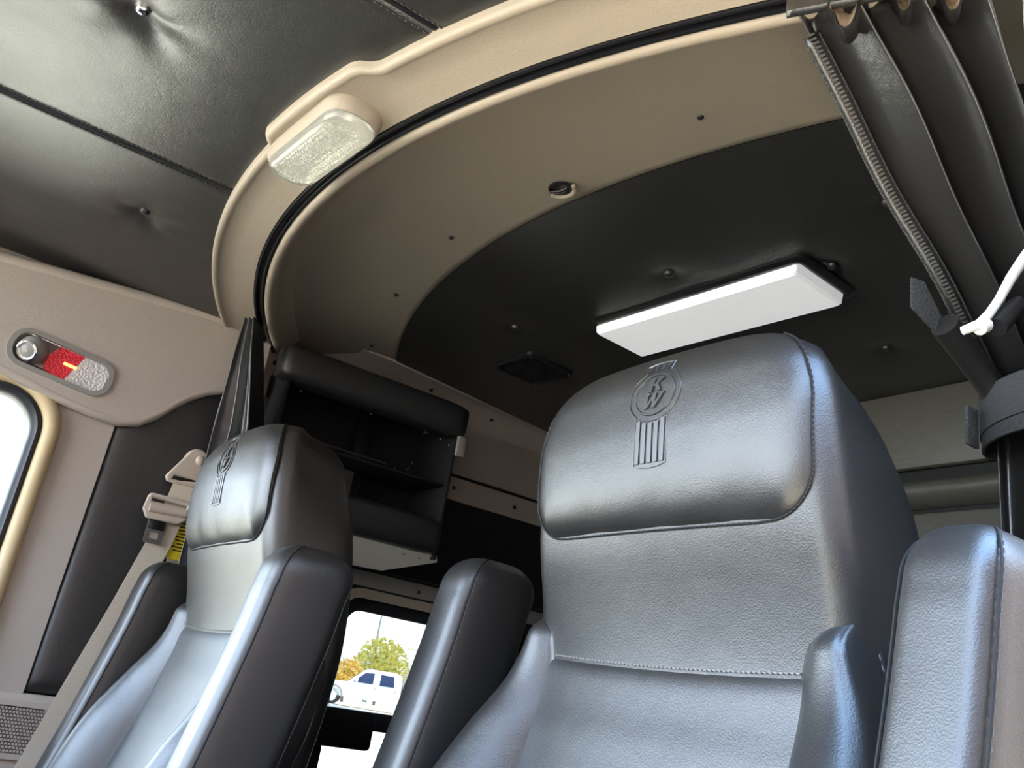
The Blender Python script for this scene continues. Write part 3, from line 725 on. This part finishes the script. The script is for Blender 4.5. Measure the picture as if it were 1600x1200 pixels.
cpart('shelf', box(-1.0, 1.08, 1.575, 0.22, 0.575, 0.008, 0.002), BLKM)
cpart('divider', box(-1.08, 1.13, 1.56, 0.06, 0.05, 0.42, 0.002), BLKP)
cpart('retainer_bar', tube([(-0.86, 0.80, 1.578), (-0.86, 1.14, 1.578)], 0.004, 6), BLKP)
cpart('lit_strip', box(-1.02, 1.085, 1.50, 0.005, 0.055, 0.13, 0.001), GREYV)  # lighter grey plate stands for the lit lower part of the divider strip
pv = [(-0.885, 0.98, 1.350), (-0.885, 1.385, 1.350), (-0.905, 1.40, 1.338), (-0.97, 1.25, 1.282), (-1.03, 1.05, 1.280), (-1.03, 0.98, 1.285)]
bp_ = cpart('bottom_panel', (pv+[(x-0.004, y, z+0.006) for x, y, z in pv], [(0, 1, 2, 3, 4, 5), (11, 10, 9, 8, 7, 6)]+[(i, (i+1) % 6, (i+1) % 6+6, i+6) for i in range(6)]), PALE)
tag(bp_, 'pale metal underside')
for (x, y) in ((-0.905, 1.335), (-0.905, 1.28), (-0.95, 1.35), (-1.05, 1.30), (-1.05, 1.0)):
    cpart('bolt', dome((x, y, 1.338), 0.005, (0, 0, -1), 0.003, 8, 2), BLKP)
for (y, z) in ((0.83, 1.712), (1.06, 1.715), (1.31, 1.71), (1.345, 1.70), (1.35, 1.672), (1.34, 1.655), (1.335, 1.648), (1.29, 1.638), (1.22, 1.63)):
    cpart('rivet', dome((-1.109 if z < 1.69 else -0.87, y, z), 0.003, (1, 0, 0), 0.002, 8, 2), STEEL)
# black ledge box under the window
lb = empty('bunk_ledge', (-0.95, 1.08, 0.78), 'black box-shaped ledge below the sleeper window between the seats', 'ledge')
LB = Vector((-0.95, 1.08, 0.78))
V, F = box(-0.96, 1.07, 0.832, 0.33, 0.34, 0.10, 0.012, 3); mk('pad', rel(V, LB), F, BLKP, lb)
V, F = box(-0.97, 1.00, 0.40, 0.30, 0.22, 0.77, 0.008); mk('cabinet_body', rel(V, LB), F, BLKM, lb)

# ================================================================== SEAT BELT (passenger)
sb = empty('seat_belt', (-0.985, 0.614, 1.44), 'tan seat belt with anchor loop and buckle hanging on the black left pillar', 'seat belt')
SB = Vector((-0.985, 0.614, 1.44))
def bpart(name, geo, m_, parent=sb, **k): return mk(name, rel(geo[0], SB), geo[1], m_, parent, **k)
bpart('anchor_cover', dome((-0.992, 0.632, 1.452), 0.040, (1, 0, 0), 0.016, 24, 4), BELTP)
tri = [(0.602, 1.478), (0.635, 1.485), (0.655, 1.470), (0.682, 1.395), (0.676, 1.380), (0.560, 1.378), (0.553, 1.392)]
lp = prism(tri, [[(0.575, 1.398), (0.572, 1.388), (0.662, 1.388), (0.658, 1.400)]], yz(-0.972), 0.012)
al = bpart('anchor_loop', lp, BELTP); b = al.modifiers.new('round', 'BEVEL'); b.width = 0.004; b.segments = 2; b.limit_method = 'ANGLE'
bpart('anchor_bolt', dome((-0.962, 0.632, 1.455), 0.015, (1, 0, 0), 0.010, 20, 3), BELTP)
def ribbon(ctr, wdir, half, th):
    rws = []
    for (c, h) in zip(ctr, half):
        c = Vector(c); wd_ = Vector(wdir).normalized(); n_ = Vector((1, 0, 0))
        rws.append([c-wd_*h-n_*th, c-wd_*h+n_*th, c+wd_*h+n_*th, c+wd_*h-n_*th])
    return loft(rws, True, True, True)
bpart('webbing', ribbon([(-0.968, 0.615, 1.392), (-0.962, 0.610, 1.36), (-0.955, 0.598, 1.30), (-0.952, 0.583, 1.21), (-0.955, 0.545, 1.04), (-0.958, 0.500, 0.86), (-0.958, 0.44, 0.62)], (0, 1, 0.18), [0.036, 0.035, 0.034, 0.034, 0.035, 0.036, 0.036], 0.0012), WEB)
bpart('rear_webbing', ribbon([(-0.984, 0.634, 1.39), (-0.988, 0.645, 1.28), (-0.99, 0.655, 1.10), (-0.99, 0.66, 0.80)], (0, 1, 0.05), [0.026]*4, 0.0012), WEB)
bk = bpart('buckle', prism([(0.520, 1.325), (0.525, 1.335), (0.632, 1.335), (0.640, 1.325), (0.636, 1.285), (0.615, 1.268), (0.53, 1.268), (0.516, 1.290)], [[(0.532, 1.322), (0.532, 1.314), (0.626, 1.314), (0.626, 1.322)]], yz(-0.948), 0.014), BELTP)
b = bk.modifiers.new('round', 'BEVEL'); b.width = 0.004; b.segments = 2; b.limit_method = 'ANGLE'
bpart('buckle_roll', tube([(-0.938, 0.530, 1.296), (-0.938, 0.626, 1.300)], 0.013, 12), BELTP)
tg = bpart('tongue', prism(rr(0.563, 1.238, 0.048, 0.062, 0.006, 4), [rr(0.563, 1.228, 0.022, 0.018, 0.003, 3)], yz(-0.944), 0.003), STEEL)
bpart('tongue_cover', box(-0.942, 0.563, 1.256, 0.006, 0.044, 0.026, 0.002), BLKP)
yl = bpart('warning_tag', box(-0.962, 0.640, 1.245, 0.003, 0.052, 0.130, 0.001), YEL); tag(yl, 'yellow warning tag')
tx = [box(-0.960, 0.640+0.004*((i*7) % 3-1), 1.295-0.009*i, 0.001, 0.034-0.004*(i % 3), 0.0035) for i in range(11)]
tag(mk('tag_print', rel(merge(*tx)[0], SB), merge(*tx)[1], BLKM, yl), kind='stuff')

# ================================================================== CURTAINS
def fold_wave(t, n, ph): return math.sin(2*math.pi*n*t+ph)+0.30*math.sin(2*math.pi*n*1.7*t+1.7*ph+0.6)
def curtain_sheet(top, mid, low, n, amp0, amp1, amp2, zmid, ncol=200, nrow=70, ph=0.4, nrm=(0.8, -0.6, 0)):
    """top/mid/low: functions t -> Vector"""
    N = Vector(nrm).normalized(); rows = []
    for r in range(nrow+1):
        h = r/nrow; row = []
        for c in range(ncol+1):
            t = c/ncol; P, Q, R_ = top(t), mid(t), low(t)
            if h < zmid:
                k = h/zmid; p = P.lerp(Q, k); am = lerp(amp0, amp1, k**0.8); am += 0.35*amp0*math.sin(math.pi*k)
            else:
                k = (h-zmid)/(1-zmid); p = Q.lerp(R_, k); am = lerp(amp1, amp2, min(1, k*2))
            wv = fold_wave(t, n, ph+0.5*math.sin(3*h+5*t)+0.25*math.sin(14*h+3*t)*(1-h))
            p = p+N*am*wv+Vector((0.2, 0.5, 0))*am*0.25*math.cos(2*math.pi*n*t+ph)
            p = p+N*am*(0.16*math.sin(21*h+8*t+4*math.sin(5*t))*math.sin(math.pi*min(1, h/zmid))+0.22*math.sin(2*math.pi*n*0.45*t+1.1+2.2*h))
            row.append(p)
        rows.append(row)
    return rows
# ---- right curtain, tied back
rc_ = empty('curtain', (1.0, 1.15, 0.95), 'large black vinyl curtain with zipper edge tied back at the right', 'curtain', 'sleeper curtains')
RC = Vector((1.0, 1.15, 0.95))
def rtop(t): x = lerp(0.935, 1.128, t); return Vector((x, ytrack(x)+0.03*t, 1.852-0.006*t))
def rmid(t): return Vector((lerp(0.945, 1.06, t), lerp(1.185, 1.22, t)+0.03*math.sin(math.pi*t), lerp(1.475, 1.455, t)))
def rlow(t): return Vector((lerp(0.955, 1.07, t), lerp(1.185, 1.26, t), 0.70))
rows = curtain_sheet(rtop, rmid, rlow, 3.3, 0.032, 0.026, 0.030, 0.48, ph=2.9)
cur = mk('cloth', rel([p for r in rows for p in r], RC), loft(rows)[1], CURTL, rc_, sharp=180, solid=0.0025)
edge = [r[0] for r in rows]
V = []
zl = [Vector(p) for p in edge[3:35]]
# zipper: tapes and teeth along the free edge
def offset_line(pts, d): return [p+Vector((-0.55, -0.62, -0.55)).normalized()*d for p in pts]
tape0 = [Vector(p)+Vector((0.004, -0.004, 0)) for p in zl]
tp = loft([[p+Vector((0.0, -0.004, 0)) for p in offset_line(zl, -0.012)], offset_line(zl, 0.010)])
mk('zipper_tape', rel(tp[0], RC), tp[1], CURTL, cur, sharp=180, solid=0.0012)
for d in (-0.012, 0.0105):
    g = tube(offset_line(zl, d), 0.0015, 6); mk('tape_edge', rel(g[0], RC), g[1], VELC, cur)
tt = []; acc = 0
for i in range(len(zl)-1):
    a, b = zl[i], zl[i+1]; L = (b-a).length; k = max(1, int(L/0.0048)); D_ = (b-a).normalized()
    for j in range(k):
        c = a.lerp(b, j/k)+Vector((0.0025, -0.003, -0.001)); sd = Vector((-0.55, -0.62, -0.55)).normalized(); nn = D_.cross(sd).normalized()
        P = []
        for (q, s_, m_) in [(x, y, z) for x in (-1, 1) for y in (-1, 1) for z in (-1, 1)]:
            P.append(c+D_*q*0.0014+sd*s_*0.0042+nn*m_*0.0018)
        tt.append((P, [(0, 1, 3, 2), (4, 6, 7, 5), (0, 4, 5, 1), (2, 3, 7, 6), (0, 2, 6, 4), (1, 5, 7, 3)]))
z_ = merge(*tt); tag(mk('zipper_teeth', rel(z_[0], RC), z_[1], ZIPT, cur, sharp=20), 'grey zipper teeth', kind='stuff')
# torn velcro corner below the zipper
fp = [Vector((0.95, 0.985, 1.565)), Vector((0.95, 0.985, 1.520)), Vector((0.95, 1.03, 1.508)), Vector((0.95, 1.085, 1.505)), Vector((0.95, 1.05, 1.535)), Vector((0.95, 1.01, 1.57))]
g = ([p+Vector((-0.012, -0.005, 0)) for p in fp]+[p+Vector((-0.010, 0.0, 0)) for p in fp], [tuple(range(6)), tuple(range(11, 5, -1))]+[(i, (i+1) % 6, (i+1) % 6+6, i+6) for i in range(6)])
tag(mk('velcro_patch', rel(g[0], RC), g[1], VELC, cur), 'frayed dark hook-tape patch')
g = tube([(0.95, 1.040, 1.515), (0.95, 1.09, 1.495), (0.95, 1.15, 1.468), (0.955, 1.19, 1.43)], 0.019, 14); mk('rolled_hem', rel(g[0], RC), g[1], CURTL, rc_, sharp=60)
# pleat pockets with tan lining hanging below the rail
for (x, y, r_) in ((1.003, 0.765, 0.026), (1.058, 0.80, 0.016), (1.098, 0.835, 0.018)):
    c = Vector((x, y-0.028, 1.815)); lp_ = []
    for k in range(20):
        a = 2*math.pi*k/20; lp_.append(Vector((r_*0.75*math.sin(a)*(1 if math.cos(a) < 0 else 0.6), 0, -r_*1.3*math.cos(a)*(1 if math.cos(a) > 0 else 0.8))))
    rt_ = Vector((0.85, 0.5, 0)).normalized(); ou = Vector((0.45, -0.75, -0.45)).normalized()
    ringp = lambda q, d: [c+rt_*p.x*q+Vector((0, 0, 1))*p.z*q+ou*d for p in lp_]
    g = loft([ringp(1.3, -0.05), ringp(1.25, 0.0), ringp(1.12, 0.006), ringp(0.98, 0.002)], True); po = mk('pleat_pocket', rel(g[0], RC), g[1], CURTL, cur, sharp=60)
    g = loft([ringp(1.0, 0.003), ringp(0.8, -0.012), ringp(0.25, -0.03), ringp(0.02, -0.03)], True); mk('lining', rel(g[0], RC), g[1], LIN, po, sharp=60)
g = sweep([(-0.016, 1.852), (-0.020, 1.845), (-0.020, 1.822), (-0.014, 1.816)], [0.932+0.2*i/20 for i in range(21)]); mk('header_tape', rel(g[0], RC), g[1], CURTL, cur, solid=0.002)
# strap and its end
st_ = empty('tieback_strap', (1.0, 1.2, 1.44), 'wide black webbing strap wrapped around the right curtain', 'strap')
ST = Vector((1.0, 1.2, 1.44))
def strap_ring(dz, hw, rx, ry, tilt, th=0.004):
    rws = []
    for k in range(41):
        a = 2*math.pi*k/40; c_ = Vector((rx*math.cos(a), ry*math.sin(a), dz+tilt*math.cos(a))); n_ = Vector((math.cos(a), math.sin(a), 0))
        rws.append([c_-Vector((0, 0, hw)), c_+n_*th-Vector((0, 0, hw)), c_+n_*th+Vector((0, 0, hw)), c_+Vector((0, 0, hw))])
    return loft(rws, True)
mk('wide_band', *strap_ring(0.0, 0.029, 0.080, 0.066, 0.014), STRAP, st_, sharp=40)
mk('narrow_band', *strap_ring(-0.040, 0.011, 0.078, 0.063, 0.010), STRAP, st_, sharp=40)
g = box(-0.070, -0.060, -0.035, 0.005, 0.028, 0.056, 0.001); mk('strap_end', *g, VELC, st_)
# white hook
hkw = empty('curtain_hook', (1.03, 1.07, 1.52), 'white plastic hook hanging over the zipper of the right curtain', 'hook')
HK = Vector((1.03, 1.07, 1.52))
pts = [(0.985, 1.022, 1.490), (1.0, 1.035, 1.50), (1.0, 1.06, 1.525), (1.0, 1.085, 1.555), (1.002, 1.115, 1.60), (1.005, 1.14, 1.635), (1.01, 1.16, 1.665), (1.02, 1.19, 1.70)]
pts = [(1.06+(x-1.0)*0.9, y*0.89, 0.95+(z-0.95)*0.89) for x, y, z in pts]
g = tube(pts, [0.005, 0.006, 0.0055, 0.0055, 0.0065, 0.007, 0.007, 0.007], 12); mk('hook_arm', rel(g[0], HK), g[1], WHITE, hkw, sharp=60)
g = tube([(1.06, 0.921, 1.435), (1.06, 0.935, 1.444)], 0.0085, 10); mk('hook_tip', rel(g[0], HK), g[1], WHITE, hkw)
g = tube([(1.065, 0.95, 1.445), (1.065, 0.985, 1.48), (1.065, 1.0, 1.495)], 0.011, 10); mk('dark_grip', rel(g[0], HK), g[1], BLKP, hkw)
# ---- left curtain, gathered at the end of the rail
lc_ = empty('curtain', (-0.87, 0.68, 0.95), 'narrow black vinyl curtain bunched at the left end of the ceiling track', 'curtain', 'sleeper curtains')
LCV = Vector((-0.87, 0.68, 0.95))
def two(a, b, c, t): return Vector(a).lerp(Vector(b), t/0.55) if t < 0.55 else Vector(b).lerp(Vector(c), (t-0.55)/0.45)
def ltop(t): return two((-0.850, 0.618, 1.868), (-0.815, 0.630, 1.868), (-0.85, 0.665, 1.856), t)
def lmid(t): return two((-0.915, 0.640, 1.55), (-0.815, 0.705, 1.55), (-0.90, 0.765, 1.55), t)
def llow(t): return two((-0.915, 0.655, 0.85), (-0.815, 0.715, 0.85), (-0.90, 0.765, 0.85), t)
rows = curtain_sheet(ltop, lmid, llow, 4.2, 0.005, 0.015, 0.016, 0.32, ncol=220, ph=0.9, nrm=(0.6, -0.8, 0))
mk('cloth', rel([p for r in rows for p in r], LCV), loft(rows)[1], CURTL, lc_, sharp=180, solid=0.0025)
g = tube([(-0.83, 0.60, 1.872), (-0.835, 0.63, 1.866), (-0.84, 0.66, 1.874)], 0.012, 8); mk('gathered_top', rel(g[0], LCV), g[1], CURTL, lc_, sharp=180)

# ================================================================== OUTSIDE
rows = []
for i in range(41):
    x = lerp(40, -160, i/40); row = []
    for j in range(31):
        y = lerp(-60, 160, j/30); d = -x
        z = -1.3+1.0*sstep(6, 40, d)+0.2*sstep(50, 160, d)
        row.append((x, y, z))
    rows.append(row)
tag(mk('ground', *loft(rows), GRND, sharp=180), 'sunlit pale lot outside the windows', kind='structure')
tl = empty('shade_trailer', (2.9, 0.5, -1.3), 'unseen brown box trailer added to shade the open driver side', 'trailer')  # added out of view to block light on the right-hand seat faces
mk('box_body', *box(1.2, 0, 2.6, 2.4, 12.0, 3.0, 0.03), SHADE_TRLR, tl); mk('chassis', *box(1.2, 0, 0.95, 1.6, 11.6, 0.3), BLKM, tl)
for yy in (-4.6, -3.4): mk('wheel', *tube([(0.1, yy, 0.5), (0.5, yy, 0.5)], 0.5, 20), TYRE, tl)
# pickup
pk = empty('pickup_truck', (-46.0, 24.5, -0.30), 'white crew-cab pickup truck parked outside the sleeper window', 'pickup truck')
hd_ = Vector((-0.46, -0.888, 0))          # heading
pk.scale = (1.08, 1.08, 1.08); pk.rotation_euler = (0, 0, math.atan2(hd_.y, hd_.x))
def side(poly, w_, name, m_, parent=pk, yoff=0):
    V, F = prism(poly, [], lambda a, b, d: (a, yoff-w_/2+d, b), w_); o = mk(name, V, F, m_, parent, sharp=25)
    b = o.modifiers.new('round', 'BEVEL'); b.width = 0.05; b.segments = 2; b.limit_method = 'ANGLE'; b.angle_limit = math.radians(30)
    return o
side([(2.75, 0.45), (2.8, 0.75), (2.7, 1.05), (1.35, 1.18), (-1.45, 1.18), (-1.45, 0.42)], 1.9, 'body', CARW)
side([(1.35, 1.15), (0.55, 1.85), (0.2, 1.93), (-1.1, 1.93), (-1.4, 1.82), (-1.46, 1.15)], 1.7, 'cab', CARW)
for poly in ([(1.02, 1.22), (0.48, 1.72), (0.02, 1.76), (0.02, 1.22)], [(-0.32, 1.22), (-0.32, 1.76), (-1.0, 1.74), (-1.08, 1.22)]):
    for yo in (-0.86, 0.86): side(poly, 0.03, 'side_window', CARG, yoff=yo)
V, F = prism([(1.28, 1.22), (0.58, 1.83), (0.56, 1.83), (1.24, 1.22)], [], lambda a, b, d: (a+0.03, -0.75+d, b), 1.5); mk('windscreen', V, F, CARG, pk)
side([(-1.5, 0.5), (-1.5, 0.72), (-3.4, 0.72), (-3.4, 0.5)], 1.5, 'flat_bed', BLKM)
side([(-1.5, 0.72), (-1.5, 1.5), (-1.6, 1.5), (-1.6, 0.72)], 1.5, 'headboard', GRAYP)
for (x) in (1.95, -2.5):
    for yo in (-0.82, 0.82):
        wh = mk('wheel', *tube([(x, yo-0.13, 0.40), (x, yo+0.13, 0.40)], 0.40, 24), TYRE, pk)
        mk('hub_cap', *tube([(x, yo-0.145, 0.40), (x, yo+0.145, 0.40)], 0.24, 20), CARW, wh)
        if x > 0: mk('wheel_arch', *tube([(x+0.50*math.cos(a), yo*1.14, 0.42+0.50*math.sin(a)) for a in [math.pi*k/12 for k in range(13)]], 0.05, 8), GRAYP, pk)
for yo in (-1.05, 1.05): mk('mirror', *box(0.85, yo, 1.32, 0.12, 0.22, 0.26, 0.04), CARW, pk)
for x in (0.02-0.14, -1.15):
    for yo in (-0.955, 0.955): mk('door_handle', *box(x, yo, 1.02, 0.16, 0.02, 0.05, 0.01), GRAYP, pk)
def tree(name, loc, h, rad, n, m_, label, trunk=0.12):
    t = empty(name, loc, label, 'tree')
    random.seed(int(abs(loc[0]*10)+abs(loc[1]))); parts = []
    for i in range(n):
        a = random.random()*2*math.pi; b = math.acos(2*random.random()-1); q = random.random()**0.4
        c = Vector((rad*q*math.sin(b)*math.cos(a), rad*q*math.sin(b)*math.sin(a), h*0.58+h*0.42*q*math.cos(b)))
        d1 = Vector((random.gauss(0, 1), random.gauss(0, 1), random.gauss(0, 1))).normalized(); d2 = d1.orthogonal().normalized(); s_ = 0.10+0.12*random.random()
        parts.append(([c+d1*s_, c+d2*s_*0.6, c-d1*s_, c-d2*s_*0.6], [(0, 1, 2, 3)]))
    tag(mk('foliage', *merge(*parts), m_, t), kind='stuff')
    mk('trunk', *tube([(0, 0, -0.3), (0.05, 0, h*0.4), (0.0, 0.05, h*0.8)], [trunk, trunk*0.7, trunk*0.3], 8), BARK, t)
    for k in range(5):
        a = k*1.3; mk('branch', *tube([(0.02, 0, h*0.3+0.1*k), (rad*0.6*math.cos(a), rad*0.6*math.sin(a), h*0.55+0.3*k)], [trunk*0.45, 0.02], 6), BARK, t)
    return t
tree('yellow_tree', (-58.0, 31.0, -0.25), 4.6, 2.0, 1300, LEAFY, 'bushy yellow-green tree behind the white pickup')
tree('orange_shrub', (-54.0, 26.6, -0.25), 2.6, 1.2, 600, LEAFO, 'low orange shrub left of the yellow-green tree')
lp_ = empty('light_pole', (-63.0, 32.8, -0.25), 'thin dark light pole rising behind the yellow-green tree', 'pole')
mk('shaft', *tube([(0, 0, 0), (0, 0, 9.0)], [0.10, 0.07], 10), POLE, lp_); mk('base', *tube([(0, 0, -0.2), (0, 0, 0.5)], 0.2, 10), POLE, lp_); mk('lamp_arm', *tube([(0, 0, 8.9), (-0.6, -0.8, 9.1)], 0.05, 8), POLE, lp_)
for (loc, sx_, sy_, h, lab) in (((-85, 40, -0.1), 10, 10, 6.0, 'pale low building left of the yellow-green tree'), ((-85, 55, -0.1), 10, 16, 5.2, 'pale low building with dark openings right of the yellow-green tree')):
    bd = empty('building', loc, lab, 'building')
    mk('walls', *box(0, 0, h/2, sx_, sy_, h), BLDG, bd); mk('roof', *box(0, 0, h+0.15, sx_+0.4, sy_+0.4, 0.3), BLDG, bd)
    for k in range(int(sy_/4)):
        wn = mk('window', *box(sx_/2, -sy_/2+2+4*k, h*0.55, 0.1, 2.0, 1.3), BWIN, bd)
        mk('sill', *box(sx_/2+0.1, -sy_/2+2+4*k, h*0.55-0.72, 0.2, 2.2, 0.12), BLDG, wn)
